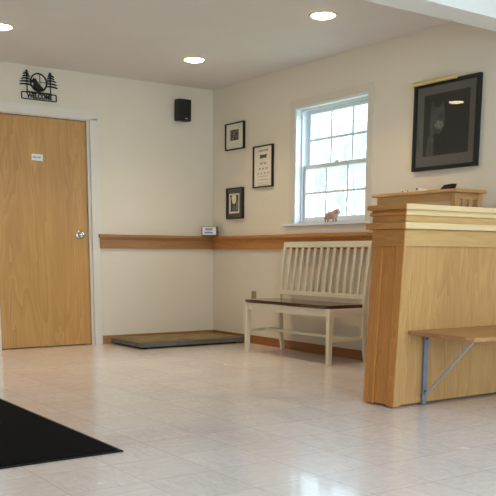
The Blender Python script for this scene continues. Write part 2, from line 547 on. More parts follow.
# rear shop-front windows
for i, (a, c) in enumerate(RW):
    r = bpy.data.objects.new('window_%d' % (i + 2), None); r.location = ((a + c) / 2, YR - .07, .35); COL.objects.link(r); r['kind'] = 'structure'
    b = new_bm()
    t = .05
    box(b, a, a + t, YR - .11, YR - .04, .35, 2.2); box(b, c - t, c, YR - .11, YR - .04, .35, 2.2)
    box(b, a + t, c - t, YR - .11, YR - .04, .35, .35 + t); box(b, a + t, c - t, YR - .11, YR - .04, 2.2 - t, 2.2)
    mxx = (a + c) / 2; box(b, mxx - .025, mxx + .025, YR - .11, YR - .04, .35 + t, 2.2 - t)
    link_mesh('window_frame', b, M_vinyl, r)
    b = new_bm(); box(b, a + .01, c - .01, YR - .078, YR - .074, .36, 2.19)
    link_mesh('pane', b, M_glass, r)

# ---------------------------------------------------------------- half wall
M_mould_lit = wood('lit_moulding_wood', (236, 212, 166), (214, 182, 130), 'x', .8, .38, 12, .2, seed=5.0)  # moulding wood tinted paler, light from above put into its colour
hw = thing('half_wall', 'oak-trimmed half wall with stepped cap moulding and a pale veneer front panel', 'half wall', (-.69, -3.88, 0))
XP, YF, YB, XE = -1.366, -4.0065, -3.7596, -.004
LEAN = .045
def lean(bm):
    for v in bm.verts:
        v.co.x += LEAN * v.co.z * max(0, min(1, (-.05 - v.co.x) / 1.2))
    return bm
def hpart(name, bm, m):
    return link_mesh(name, lean(bm), m, hw)
bm = new_bm(); box(bm, XP + .012, XE, YF + .010, YB - .008, .012, 1.05)
hpart('front_panel', bm, M_ply)
bm = new_bm()      # end face: recessed board between two stiles
box(bm, XP + .010, XP + .030, YF + .05, YB - .06, .012, .93)
hpart('end_panel', bm, M_oak)
bm = new_bm(); box(bm, XP, XP + .055, YB - .078, YB, .006, .93, .003)
hpart('end_stile', bm, M_oak)
bm = new_bm(); box(bm, XP + .002, XP + .03, YF + .004, YF + .058, .006, .93, .002)
hpart('end_stile', bm, M_oak)
bm = new_bm(); box(bm, XP + .004, XP + .056, YF, YF + .02, .006, .93, .002)
hpart('front_stile', bm, M_ply)
def band(d, z0, z1, bev=.004):
    """board wrapping end, front and back; one mesh for front/back run and one for the end"""
    f = new_bm(); box(f, XP - d + .006, XE, YF - d, YF + .03, z0, z1, bev); box(f, XP + .02, XE, YB - .03, YB + d, z0, z1, bev)
    e = new_bm(); box(e, XP - d, XP + .03, YF - d + .002, YB + d, z0, z1, bev)
    return f, e
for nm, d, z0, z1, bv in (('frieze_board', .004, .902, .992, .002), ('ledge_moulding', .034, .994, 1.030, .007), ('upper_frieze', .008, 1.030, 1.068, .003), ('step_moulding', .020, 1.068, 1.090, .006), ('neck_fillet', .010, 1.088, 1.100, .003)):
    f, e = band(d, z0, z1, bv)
    hpart(nm, f, M_ply_x if 'frieze' in nm else M_mould_lit); hpart(nm, e, M_oak_y)
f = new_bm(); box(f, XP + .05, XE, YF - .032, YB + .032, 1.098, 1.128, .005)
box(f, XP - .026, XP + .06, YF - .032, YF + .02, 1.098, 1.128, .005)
hpart('cap_board', f, M_mould_lit)
e = new_bm(); box(e, XP - .032, XP + .055, YF - .028, YB + .032, 1.0985, 1.1275, .005)
hpart('cap_end', e, M_oak_y)

# fold-down bench on the half wall
ws = thing('wall_shelf', 'fold-down wooden bench shelf on a steel bracket, fixed to the half wall front', 'shelf', (-.65, -4.25, 0))
bm = new_bm()
zt = .434; th = .021
pts = [(-1.262, YF - .001, zt - th), (-1.278, -4.43, zt - th), (-1.262, -4.475, zt - th), (-1.215, -4.495, zt - th), (-.02, -4.495, zt - th), (-.02, YF - .001, zt - th)]
poly3(bm, pts, (0, 0, th))
link_mesh('seat_board', bm, M_oak_x, ws)
br = new_bm()
box(br, -1.139, -1.107, YF - .010, YF - .001, .006, zt - th)
box(br, -1.139, -1.107, YF - .30, YF - .001, zt - th - .008, zt - th)
bk = link_mesh('bracket', br, M_steel, ws)
M_strut = plain('grey_steel_strut', (172, 168, 162), .5, metal=.2, noise=.08, nscale=30)
st = new_bm(); bar(st, (-1.122, YF - .012, .055), (-1.122, -4.352, .402), .014, .016, (1, 0, 0))
link_mesh('strut', st, M_strut, bk)
for z in (.08, .385):
    bo = new_bm(); lathe(bo, [(0, 0), (.008, 0), (.008, .004), (.004, .007), (0, .007)], (-1.123, YF - .011, z), (0, -1, 0), 12)
    link_mesh('bolt', bo, M_gadgetd, bk)

# ---------------------------------------------------------------- slatted bookcase behind the half wall
M_stand = wood('light_oak', (206, 164, 108), (172, 126, 74), 'z', 1.0, .4, 14, .25)
M_stand_y = wood('light_oak_top', (206, 164, 108), (172, 126, 74), 'y', 1.0, .4, 14, .25)
bc = thing('bookcase', 'light oak slat-sided stand with overhanging top behind the half wall', 'bookcase', (-.20, -3.1, 0))
BX0, BX1, BY0, BY1, BZ = -.330, -.060, -3.475, -2.735, 1.286
bm = new_bm(); box(bm, BX0 - .03, BX1 + .010, BY0 - .03, BY1 + .03, BZ - .022, BZ, .006)
link_mesh('top', bm, M_stand_y, bc)
for x in (BX0, BX1 - .042):
    for y in (BY0, BY1 - .042):
        bm = new_bm(); box(bm, x, x + .042, y, y + .042, 0, BZ - .022, .003); link_mesh('leg', bm, M_stand, bc)
bm = new_bm(); box(bm, BX0 + .006, BX0 + .024, BY0 + .042, BY1 - .042, BZ - .075, BZ - .022); link_mesh('front_apron', bm, M_stand_y, bc)
for y in (BY0 + .010, BY1 - .030):
    bm = new_bm(); box(bm, BX0 + .042, BX1 - .042, y, y + .02, BZ - .062, BZ - .022); link_mesh('side_rail', bm, M_stand_y, bc)
    bm = new_bm(); box(bm, BX0 + .042, BX1 - .042, y, y + .02, .10, .15); link_mesh('side_rail', bm, M_stand_y, bc)
    for k in range(2):
        xc = BX0 + .042 + (BX1 - BX0 - .084) * (k + 1) / 3
        bm = new_bm(); box(bm, xc - .016, xc + .016, y + .003, y + .016, .15, BZ - .062, .002); link_mesh('slat', bm, M_stand, bc)
for z in (.13, .50, .86):
    bm = new_bm(); box(bm, BX0 + .01, BX1 - .01, BY0 + .012, BY1 - .012, z, z + .02); link_mesh('shelf', bm, M_stand_y, bc)

# ornaments on the bookcase
def animal(chains, sub=2):
    return skin_mesh(chains, sub)
def lying_cat(c, s, d):
    """small lying figurine; d = +-1 head direction along y"""
    x, y, z = c
    P = lambda a, b, h: (x + a * s, y + b * s * d, z + h * s)
    ch = [([P(0, 0, .30), P(0, .45, .33), P(0, .75, .42), P(0, 1.0, .58), P(0, 1.22, .56)], [.30 * s, .27 * s, .17 * s, .20 * s, .09 * s], None),
          ([P(0, -.45, .28), P(0, -.70, .20)], [.27 * s, .10 * s], 0),
          ([P(.16, .62, .12), P(.16, .98, .07)], [.09 * s, .06 * s], 1), ([P(-.16, .62, .12), P(-.16, .98, .07)], [.09 * s, .06 * s], 1),
          ([P(.10, .98, .80)], [.05 * s], 3), ([P(-.10, .98, .80)], [.05 * s], 3)]
    return animal(ch)
o = link_mesh('figurine', lying_cat((-.20, -3.07, BZ), .048, 1), M_ceram, smooth=True)
tag(o, 'tiny white lying animal ornament with a dark spot, nearer the dark ornament', 'figurine', 'ornaments on the oak stand')
b = new_bm(); bmesh.ops.create_icosphere(b, subdivisions=2, radius=.0075)
for v in b.verts: v.co += Vector((-.226, -3.025, BZ + .028))
link_mesh('dark_spot', b, M_ink, o, smooth=True)
o = link_mesh('figurine', lying_cat((-.20, -2.90, BZ), .036, 1), M_ceram, smooth=True)
tag(o, 'smallest pale animal ornament, farthest along the oak stand towards the window', 'figurine', 'ornaments on the oak stand')
for dy in (-.024, .026):
    c = bmesh.new(); bmesh.ops.create_icosphere(c, subdivisions=2, radius=.006)
    for v in c.verts: v.co += Vector((-.213, -2.90 + dy, BZ + .020))
    link_mesh('dark_spot', c, M_ink, o, smooth=True)
# dark leaning card holder
dk = thing('card_holder', 'small dark slanted ornament near the front corner of the oak stand', 'ornament', (-.20, -3.28, BZ))
bm = new_bm()
poly3(bm, [(-.225, -3.225, BZ), (-.225, -3.330, BZ), (-.225, -3.345, BZ + .046), (-.225, -3.275, BZ + .040)], (.05, 0, 0))
link_mesh('body', bm, M_brownfr, dk)
bm = new_bm(); box(bm, -.232, -.168, -3.338, -3.215, BZ, BZ + .007, .002)
link_mesh('foot', bm, M_frame, dk)

# ---------------------------------------------------------------- slat-back bench
be = thing('bench', 'ivory slat-back bench with a dark wooden seat under the window', 'bench', (-.27, -1.83, 0))
YA, YZ = -1.30, -2.398      # far and near leg lines
YAF, YZF = -1.285, -2.392
for y in (YA, YZ):
    b = new_bm(); yf = YAF if y == YA else YZF; bar(b, (-.466, yf, 0), (-.464, yf, .44), .034, .034, (1, 0, 0), .044, .044, .003); link_mesh('leg', b, M_bench, be)
    b = new_bm(); bar(b, (-.082, y, 0), (-.112, y, .18), .026, .026, (1, 0, 0), .036, .036, .003); bar(b, (-.112, y, .17), (-.122, y, .46), .040, .040, (1, 0, 0), .040, .040, .003); link_mesh('leg', b, M_bench, be)
b = new_bm()
box(b, -.480, -.456, YZ + .02, YA - .02, .376, .44, .002); box(b, -.138, -.116, YZ + .02, YA - .02, .376, .44, .002)
for y in (YA, YZ):
    box(b, -.465, -.13, y - .012, y + .012, .376, .44, .002)
link_mesh('apron', b, M_bench, be)
for y in (YA, YZ):
    b = new_bm(); bar(b, (-.46, y, .192), (-.115, y, .200), .020, .026, (0, 0, 1), bev=.003)
    link_mesh('side_stretcher', b, M_bench, be)
b = new_bm(); bar(b, (-.285, YA, .200), (-.285, YZ, .200), .020, .026, (0, 0, 1), bev=.003); link_mesh('long_stretcher', b, M_bench, be)
# saddle seat
b = new_bm()
nx, ny = 14, 20
def seat_z(u, v):
    dip = .010 * (math.sin(PI * min(1, max(0, (u - .1) / .8)))) * (1 - (2 * v - 1) ** 4)
    return .466 - dip
top = [[None] * (ny + 1) for _ in range(nx + 1)]; bot = [[None] * (ny + 1) for _ in range(nx + 1)]
X0, X1, Y0, Y1 = -.492, -.110, YZ - .010, YA + .040
for i in range(nx + 1):
    for j in range(ny + 1):
        u, v = i / nx, j / ny
        x = X0 + (X1 - X0) * u; y = Y0 + (Y1 - Y0) * v
        e = max(0, .035 - min(y - Y0, Y1 - y))
        if u < .1: x += e * .55 * (1 - u / .1)
        top[i][j] = b.verts.new((x, y, seat_z(u, v))); bot[i][j] = b.verts.new((x, y, .440))
for i in range(nx):
    for j in range(ny):
        b.faces.new((top[i][j], top[i + 1][j], top[i + 1][j + 1], top[i][j + 1])); b.faces.new((bot[i][j], bot[i][j + 1], bot[i + 1][j + 1], bot[i + 1][j]))
for j in range(ny):
    b.faces.new((top[0][j], top[0][j + 1], bot[0][j + 1], bot[0][j])); b.faces.new((top[nx][j + 1], top[nx][j], bot[nx][j], bot[nx][j + 1]))
for i in range(nx):
    b.faces.new((top[i + 1][0], top[i][0], bot[i][0], bot[i + 1][0])); b.faces.new((top[i][ny], top[i + 1][ny], bot[i + 1][ny], bot[i][ny]))
link_mesh('seat', b, M_seat, be, smooth=True)
# backrest, leaning to the wall
def bx(z): return -.122 + (z - .46) * (.062 / .50)
for y in (YA, YZ):
    b = new_bm(); bar(b, (bx(.46), y, .455), (bx(.955), y, .955), .036, .026, (1, 0, 0), .030, .022, .003)
    link_mesh('back_post', b, M_bench, be)
b = new_bm(); bar(b, (bx(.937), YA + .017, .937), (bx(.937), YZ - .017, .937), .024, .050, (0.12, 0, 1), bev=.006); link_mesh('top_rail', b, M_bench, be)
b = new_bm(); bar(b, (bx(.520), YA, .520), (bx(.520), YZ, .520), .022, .040, (0.12, 0, 1), bev=.004); link_mesh('lower_rail', b, M_bench, be)
for k in range(12):
    y = YA + (YZ - YA) * (k + 1) / 13
    b = new_bm(); bar(b, (bx(.535), y, .535), (bx(.92), y, .92), .030, .011, (1, 0, 0), .030, .011, .002); link_mesh('slat', b, M_bench, be)

# ---------------------------------------------------------------- floor scale and its display
fs = thing('floor_scale', 'low grey platform scale with an olive mat in the room corner', 'scale', (-.60, -.33, 0))
def flat_frame(bm, x0, x1, y0, y1, z0, z1, sl=.012):
    pts = [(x0, y0), (x1, y0), (x1, y1), (x0, y1)]
    A = [bm.verts.new((x, y, z0)) for x, y in pts]
    ins = [(x0 + sl, y0 + sl), (x1 - sl, y0 + sl), (x1 - sl, y1 - sl), (x0 + sl, y1 - sl)]
    B = [bm.verts.new((x, y, z1)) for x, y in pts]
    C = [bm.verts.new((x, y, z1 + .004)) for x, y in ins]
    for i in range(4):
        j = (i + 1) % 4
        bm.faces.new((A[i], A[j], B[j], B[i])); bm.faces.new((B[i], B[j], C[j], C[i]))
    bm.faces.new(A[::-1]); bm.faces.new(C)
SX0, SX1, SY0, SY1 = -1.175, -.035, -.645, -.025
bm = new_bm(); flat_frame(bm, SX0, SX1, SY0, SY1, .018, .056)
link_mesh('platform', bm, M_scale, fs)
bm = new_bm(); box(bm, SX0 + .05, SX1 - .05, SY0 + .05, SY1 - .05, .060, .066, .002)
for k in range(34):
    xx = SX0 + .08 + k * (SX1 - SX0 - .16) / 33
    box(bm, xx - .004, xx + .004, SY0 + .06, SY1 - .06, .066, .068)
link_mesh('rubber_mat', bm, M_scalemat, fs)
bm = new_bm(); box(bm, SX0 + .02, SX1 - .02, SY0 + .02, SY1 - .02, .012, .020)
link_mesh('base_frame', bm, M_black, fs)
for x in (SX0 + .08, SX1 - .08):
    for y in (SY0 + .08, SY1 - .08):
        bm = new_bm(); tube(bm, (x, y, 0), (x, y, .014), .02, .02, 14); link_mesh('foot', bm, M_black, fs)

sd = thing('scale_display', 'small light grey scale display box standing on the chair rail in the corner', 'display', (-.085, -.085, 1.029))
R45 = Matrix.Translation((-.097, -.097, 1.029)) @ Matrix.Rotation(math.radians(-45), 4, 'Z') @ Matrix.Diagonal((1.1, 1, 1.08, 1))   # local -y faces the room
def loc_part(name, bm, m, mw, parent, **k):
    bmesh.ops.transform(bm, matrix=mw, verts=bm.verts[:]); return link_mesh(name, bm, m, parent, **k)
bm = new_bm(); box(bm, -.072, .072, -.030, .030, .000, .088, .006)
loc_part('housing', bm, M_gadgetd, R45, sd)
bm = new_bm(); box(bm, -.066, .060, -.036, -.028, .012, .083, .003)
loc_part('face_plate', bm, M_gadget, R45, sd)
bm = new_bm(); box(bm, -.038, .028, -.0375, -.036, .058, .070); box(bm, -.034, .022, -.0375, -.036, .044, .050); box(bm, -.042, .032, -.0375, -.036, .026, .036)
loc_part('printed_label', bm, M_bluelab, R45, sd)
bm = new_bm(); tube(bm, (.066, -.01, .035), (.082, -.01, .035), .012, .010, 14)
loc_part('side_knob', bm, M_gadgetd, R45, sd)

# ---------------------------------------------------------------- things on the door wall
# welcome sign
SGX = -1.804
W = thing('welcome_sign', 'dark metal WELCOME sign with pine trees and a round window scene above the door', 'sign', (SGX, -.01, 2.17))
YS = -.010; EX = (0, .006, 0)
P = lambda x, z: (SGX + x, YS, 2.165 + z)
def ring2d(bm, cx, cz, ro, ri, n=36):
    b = bmesh.new(); o_, i_ = [], []
    for k in range(n):
        a = 2 * PI * k / n
        o_.append((cx + ro * math.cos(a), cz + ro * math.sin(a))); i_.append((cx + ri * math.cos(a), cz + ri * math.sin(a)))
    b.free()
    for k in range(n):
        j = (k + 1) % n
        poly3(bm, [P(*o_[k]), P(*o_[j]), P(*i_[j]), P(*i_[k])], EX)
def strip(bm, x0, x1, z0, z1): poly3(bm, [P(x0, z0), P(x1, z0), P(x1, z1), P(x0, z1)], EX)
bm = new_bm()
strip(bm, -.152, .152, 0, .009); strip(bm, -.152, .152, .055, .064); strip(bm, -.162, -.153, .008, .056); strip(bm, .153, .162, .008, .056)
for sx_ in (-1, 1):
    poly3(bm, [P(sx_ * .162, .008), P(sx_ * .152, 0), P(sx_ * .150, .009), P(sx_ * .153, .010)], EX); poly3(bm, [P(sx_ * .162, .056), P(sx_ * .152, .064), P(sx_ * .150, .055), P(sx_ * .153, .054)], EX)
link_mesh('name_frame', bm, M_sign, W)
bm = new_bm(); ring2d(bm, 0, .150, .079, .067)
strip(bm, .010, .014, .085, .222); strip(bm, -.06, .072, .152, .156)
strip(bm, -.115, .115, .063, .070)
link_mesh('round_frame', bm, M_sign, W)
def pine(bm, cx, sgn):
    strip(bm, cx - .004, cx + .004, .063, .236)
    rnd = random.Random(5 if sgn > 0 else 9)
    poly3(bm, [P(cx - .016, .226), P(cx + .016, .226), P(cx + .004, .245), P(cx - .004, .245)], EX)
    for k, z in enumerate((.216, .196, .174, .150, .126)):
        for side in (-1, 1):
            w = (.026 + .0075 * k + rnd.uniform(-.003, .006)) * (1.3 if side == sgn else .8)
            d = .010 + rnd.uniform(0, .004)
            t = .0075
            poly3(bm, [P(cx, z + t), P(cx + side * w * .55, z + t * .6), P(cx + side * w, z - d * .35), P(cx + side * w * .8, z - d), P(cx + side * w * .45, z - d * .55), P(cx, z - t)], EX)
for sgn in (-1, 1):
    bm = new_bm(); pine(bm, .106 * sgn, sgn); link_mesh('pine_tree', bm, M_sign, W)
# bear silhouette sitting at the lower left of the circle
bm = new_bm()
bear = [(-.056, .098), (-.040, .120), (-.046, .142), (-.064, .146), (-.070, .156), (-.052, .166), (-.048, .182), (-.040, .184), (-.036, .177), (-.026, .182), (-.022, .172), (-.020, .156), (-.006, .146), (.010, .132), (.022, .112), (.040, .104), (.052, .090), (.044, .082), (0, .074), (-.040, .080)]
poly3(bm, [P(x, z) for x, z in bear], EX)
link_mesh('bear_silhouette', bm, M_sign, W)
cu = bpy.data.curves.new('txt', 'FONT'); cu.body = 'WELCOME'; cu.size = .058; cu.align_x = 'CENTER'; cu.align_y = 'CENTER'; cu.extrude = .003; cu.offset = .0022; cu.space_character = 1.02
mw = Matrix.Translation(P(.004, .0315)) @ Matrix.Rotation(PI / 2, 4, 'X') @ Matrix.Diagonal((.80, .92, 1, 1))
link_mesh('lettering', curve_to_bm(cu, mw), M_sign, W)
for x in (-.12, .12):
    b = new_bm(); tube(b, (SGX + x, -.005, 2.168), (SGX + x, 0, 2.168), .004, .004, 8); link_mesh('standoff', b, M_sign, W)

# notice on the door
nt_ = thing('door_notice', 'small white paper notice taped to the oak door', 'notice', (-1.83, .021, 1.68))
b = new_bm(); poly3(b, [(-1.884, .0212, 1.659), (-1.780, .0212, 1.657), (-1.778, .0212, 1.713), (-1.882, .0212, 1.715)], (0, .0007, 0)); link_mesh('sheet', b, M_notice, nt_)
b = new_bm()
rnd = random.Random(3)
x = -1.872
while x < -1.80:
    w = rnd.uniform(.006, .012); h = rnd.uniform(.012, .020)
    poly3(b, [(x, .0208, 1.680), (x + w, .0208, 1.680), (x + w * .7, .0208, 1.680 + h), (x + w * .2, .0208, 1.680 + h)], (0, .0003, 0)); x += w + .004
link_mesh('faded_print', b, M_noticei, nt_)

# wall speaker
sp = thing('wall_speaker', 'black box speaker mounted high on the door wall by the corner', 'speaker', (-.455, -.08, 2.1))
mw = Matrix.Translation((-.386, -.066, 2.212)) @ Matrix.Rotation(math.radians(2), 4, 'X')
b = new_bm(); box(b, -.068, .068, -.048, .046, -.100, .100, .008, 3); loc_part('cabinet', b, M_black, mw, sp)
b = new_bm(); box(b, -.062, .062, -.055, -.046, -.094, .094, .005)
loc_part('grille', b, M_black, mw, sp)
b = new_bm(); box(b, -.004, .022, -.0562, -.0548, -.080, -.075); g = loc_part('badge', b, M_gadget, mw, sp); g['label'] = 'thin pale badge'
b = new_bm(); box(b, -.416, -.356, -.028, -.000, 2.18, 2.245, .003); link_mesh('wall_bracket', b, M_black, sp)

# ---------------------------------------------------------------- framed pictures on the window wall
def picture(root, y0, y1, z0, z1, fw, dep, fm, matm, mat_in, glassm=True, tilt=None):
    """y0 > y1 (y0 = left edge in view). frame, mat, glass; returns inner rect"""
    b = new_bm(); x0, x1 = -dep - .002, -.002
    box(b, x0, x1, y1, y1 + fw, z0, z1, .0025); box(b, x0, x1, y0 - fw, y0, z0, z1, .0025)
    box(b, x0, x1, y1 + fw, y0 - fw, z0, z0 + fw, .0025); box(b, x0, x1, y1 + fw, y0 - fw, z1 - fw, z1, .0025)
    link_mesh('frame', b, fm, root)
    b = new_bm(); box(b, -dep * .55, -.003, y1 + fw * .6, y0 - fw * .6, z0 + fw * .6, z1 - fw * .6)
    link_mesh('mat_board', b, matm, root)
    return -dep * .55
def quad(bm, x, y0, y1, z0, z1, t=.0008): box(bm, x - t, x, min(y0, y1), max(y0, y1), z0, z1)
def gl(root, x, y0, y1, z0, z1):
    b = new_bm(); box(b, x - .002, x, y1, y0, z0, z1); link_mesh('glass', b, M_picglass, root)
def blob_poly(bm, x, cy, cz, pts, s, zs=1.0, t=.0006):
    poly3(bm, [(x, cy - a * s, cz + c * s * zs) for a, c in pts], (-t, 0, 0))

# small square print, upper left
p1 = thing('framed_picture', 'thin black frame, cream mat, small square dark print, topmost of the small pictures', 'picture', (-.015, -.405, 1.84), 'small framed pictures by the corner')
xm = picture(p1, -.256, -.572, 1.843, 2.092, .010, .026, M_frame, M_paper, .09)
b = new_bm(); quad(b, xm, -.335, -.475, 1.930, 2.028); pr = link_mesh('print', b, M_ink, p1)
b = new_bm()
rnd = random.Random(11)
for k in range(26):
    cy, cz = rnd.uniform(-.462, -.348), rnd.uniform(1.94, 2.018)
    r_ = rnd.uniform(.005, .012)
    blob_poly(b, xm - .0010, cy, cz, [(math.cos(a_) * rnd.uniform(.6, 1.2), math.sin(a_) * rnd.uniform(.6, 1.2)) for a_ in [i * PI / 3 for i in range(6)]], r_ * 1.25, 1.0, .0004)
link_mesh('print_detail', b, M_scalemat, pr)
gl(p1, xm - .004, -.262, -.566, 1.849, 2.086)

# chart of animals
p2 = thing('framed_chart', 'tall narrow framed eye chart style poster with rows of little animals', 'picture', (-.015, -.87, 1.46))
xm = picture(p2, -.728, -1.030, 1.464, 1.838, .010, .026, M_frame, M_paper, .0)
xm_ = xm
dog = [(-.95, .10), (-.92, .34), (-1.10, .62), (-1.02, .66), (-.84, .40), (.45, .40), (.58, .62), (.72, .78), (.78, .66), (1.05, .58), (1.06, .44), (.80, .40), (.72, .05), (.70, -.70), (.54, -.70), (.50, -.16), (-.52, -.12), (-.60, -.70), (-.76, -.70), (-.78, -.15)]
b = new_bm()
cyc = -.880
rnd = random.Random(4)
yy = cyc + .075                        # illegible title line
while yy > cyc - .075:
    w = rnd.uniform(.010, .018); h = rnd.uniform(.014, .022)
    poly3(b, [(xm, yy, 1.782), (xm, yy - w * .35, 1.782), (xm, yy - w * .6, 1.782 + h), (xm, yy - w, 1.782 + h), (xm, yy - w * .75, 1.790), (xm, yy - w * .2, 1.788 + h)], (-.0006, 0, 0)); yy -= w + .003
link_mesh('title_line', b, M_greyink, p2)
b = new_bm(); blob_poly(b, xm, cyc, 1.738, [(-1, .45), (-.8, .62), (.55, .55), (.75, .75), (1.05, .6), (1.0, .3), (.85, .1), (.85, -.55), (.6, -.55), (.5, -.3), (-.6, -.3), (-.7, -.55), (-.95, -.55)], .054, .55); link_mesh('animal_row', b, M_ink, p2)
for z, n, s in ((1.676, 2, .019), (1.630, 3, .016), (1.588, 4, .013)):
    for k in range(n):
        b = new_bm(); blob_poly(b, xm, cyc + (n - 1) * .027 - k * .054, z, dog, s); link_mesh('small_animal', b, M_greyink, p2)
for z, n in ((1.560, 10), (1.530, 12), (1.502, 14), (1.482, 14)):
    b = new_bm()
    for k in range(n):
        w = .16 / n
        y = cyc + .08 - k * w
        quad(b, xm, y, y - w * rnd.uniform(.35, .75), z, z + .005, .0005)
    link_mesh('small_print', b, M_greyink, p2)
gl(p2, xm - .004, -.734, -1.024, 1.470, 1.832)

# dark framed photo, lower left
p3 = thing('framed_picture', 'dark bronze frame with brown mat and a pale-headed figure, lowest of the small pictures', 'picture', (-.015, -.41, 1.19), 'small framed pictures by the corner')
M_brownmat = plain('brown_mat_board', (66, 56, 44), .8, noise=.1, nscale=30)
xm = picture(p3, -.276, -.560, 1.191, 1.487, .016, .026, M_brownfr, M_brownmat, .0)
b = new_bm(); quad(b, xm, -.318, -.492, 1.245, 1.432); pf = link_mesh('inner_border', b, M_paper, p3); pf['label'] = 'pale inner border'
b = new_bm(); quad(b, xm - .0009, -.333, -.478, 1.262, 1.420); pr = link_mesh('print', b, M_ink, p3)
b = new_bm()
blob_poly(b, xm - .0019, -.402, 1.370, [(-1, 1.3), (1, 1.3), (1.1, .2), (.8, -.7), (.1, -1.1), (-.6, -.8), (-1, .1)], .036)
quad(b, xm - .0019, -.338, -.346, 1.27, 1.40); quad(b, xm - .0019, -.455, -.460, 1.27, 1.36)
link_mesh('print_detail', b, M_paper, pr)
b = new_bm()
blob_poly(b, xm - .0019, -.405, 1.294, [(-1, -.8), (1, -.8), (.8, .4), (.2, .9), (-.5, .7)], .034)
link_mesh('print_detail', b, M_greyink, pr)
gl(p3, xm - .005, -.286, -.550, 1.201, 1.477)

# big dark portrait
p4 = thing('framed_portrait', 'large dark animal portrait in a black frame with grey mat above the oak stand', 'picture', (-.02, -3.075, 1.46))
xm = picture(p4, -2.775, -3.378, 1.460, 2.067, .026, .032, M_frame, M_greymat, .0)
b = new_bm(); quad(b, xm, -2.868, -3.290, 1.560, 1.985); pr = link_mesh('print', b, M_dark, p4)
b = new_bm()
head = [(-.62, -.9), (-.70, -.2), (-.62, .35), (-.58, 1.05), (-.30, .72), (.05, .70), (.34, 1.02), (.42, .36), (.50, .0), (.36, -.30), (.30, -.62), (.10, -.80), (-.2, -.72)]
blob_poly(b, xm - .0010, -3.012, 1.805, head, .125)
link_mesh('animal_head', b, M_dark2, pr)
b = new_bm()
body = [(-1.0, -1.5), (-.9, -.4), (-.4, .2), (.2, .45), (.7, .1), (1.0, -.5), (1.1, -1.5)]
blob_poly(b, xm - .0004, -3.12, 1.700, body, .088)
link_mesh('animal_body', b, M_dark3, pr)
b = new_bm()
blob_poly(b, xm - .0018, -3.015, 1.775, [(-.5, 0), (-.1, .35), (.4, .2), (.6, -.2), (.2, -.4), (-.3, -.35)], .085)
link_mesh('fur_highlight', b, M_dark4, pr); b = new_bm()
blob_poly(b, xm - .0018, -2.945, 1.655, [(-.7, -1.6), (-.6, .6), (0, 1.0), (.5, .5), (.5, -1.6)], .058)
link_mesh('fur_highlight', b, M_dark2, pr)
b = new_bm(); box(b, -.001, .001, -.2755, .2755, 1.486, 2.041)
bmesh.ops.transform(b, matrix=Matrix.Translation((xm - .0075, -3.0765, 0)) @ Matrix.Rotation(math.radians(.95), 4, 'Z'), verts=b.verts[:])
link_mesh('glass', b, M_bigglass, p4)
# the brass picture light
pl = new_bm(); tube(pl, (-.060, -2.790, 2.066), (-.060, -3.195, 2.066), .0145, .0145, 20)
lt = link_mesh('picture_light', pl, M_brass, p4, smooth=True); lt['label'] = 'brass picture light tube'
a_ = new_bm(); tube(a_, (-.060, -2.99, 2.072), (-.016, -2.99, 2.085), .005, .005, 10); box(a_, -.03, -.002, -3.02, -2.96, 2.067, 2.092, .002)
link_mesh('light_arm', a_, M_brass, lt)

# wall outlet
ou = thing('wall_outlet', 'beige electrical outlet low on the window wall beside the bench', 'outlet', (-.004, -.731, .41))
b = new_bm(); box(b, -.007, -.001, -.768, -.694, .392, .506, .003); link_mesh('cover_plate', b, M_outlet, ou)
for z in (.425, .473):
    b = new_bm(); box(b, -.0095, -.006, -.747, -.715, z - .015, z + .015, .003)
    r = link_mesh('socket', b, M_outlet, ou)
    b = new_bm(); box(b, -.0100, -.0094, -.739, -.737, z - .004, z + .008); box(b, -.0100, -.0094, -.725, -.723, z - .004, z + .008); link_mesh('slot', b, M_outletd, r)

# cow figurine on the window stool (faces right in view = -y)
cx, cy, cz = -.004, -1.845, WZ0
Pn = lambda a, h, s=0: (cx + s, cy - a, cz + h)
ch = [([Pn(-.045, .062), Pn(-.015, .058), Pn(.020, .060), Pn(.046, .070), Pn(.066, .086), Pn(.084, .084), Pn(.098, .077)], [.031, .032, .032, .028, .018, .018, .011], None)]
ch += [([Pn(-.052, .036, s), Pn(-.054, .018, s), Pn(-.055, .004, s)], [.011, .007, .007], 0) for s in (-.014, .014)]
ch += [([Pn(.040, .036, s), Pn(.039, .018, s), Pn(.039, .004, s)], [.010, .007, .007], 3) for s in (-.013, .013)]
ch += [([Pn(.072, .100, s), Pn(.070, .110, s * 1.5)], [.005, .003], 4) for s in (-.010, .010)]
ch += [([Pn(-.070, .070), Pn(-.074, .045), Pn(-.073, .026)], [.006, .004, .004], 0)]
cb = skin_mesh(ch, 2)
zmin = min(v.co.z for v in cb.verts)
for v in cb.verts: v.co.z += cz - zmin
for v in cb.verts: v.co = Vector((cx, cy, cz)) + (v.co - Vector((cx, cy, cz))) * 1.08
o = link_mesh('cow_figurine', cb, M_cow, smooth=True)
tag(o, 'small reddish-brown cow figurine standing on the window sill', 'figurine')

# ---------------------------------------------------------------- floor mat
mt = thing('door_mat', 'black floor mat lying on the vinyl tiles at the left', 'mat', (-3.71, -3.19, 0))
b = new_bm(); box(b, -4.32, -3.098, -4.112, -2.28, .0005, .006, .002); link_mesh('rubber_border', b, M_rubber, mt)
b = new_bm(); box(b, -4.30, -3.118, -4.092, -2.30, .004, .010, .002); link_mesh('pile', b, M_mat, mt)

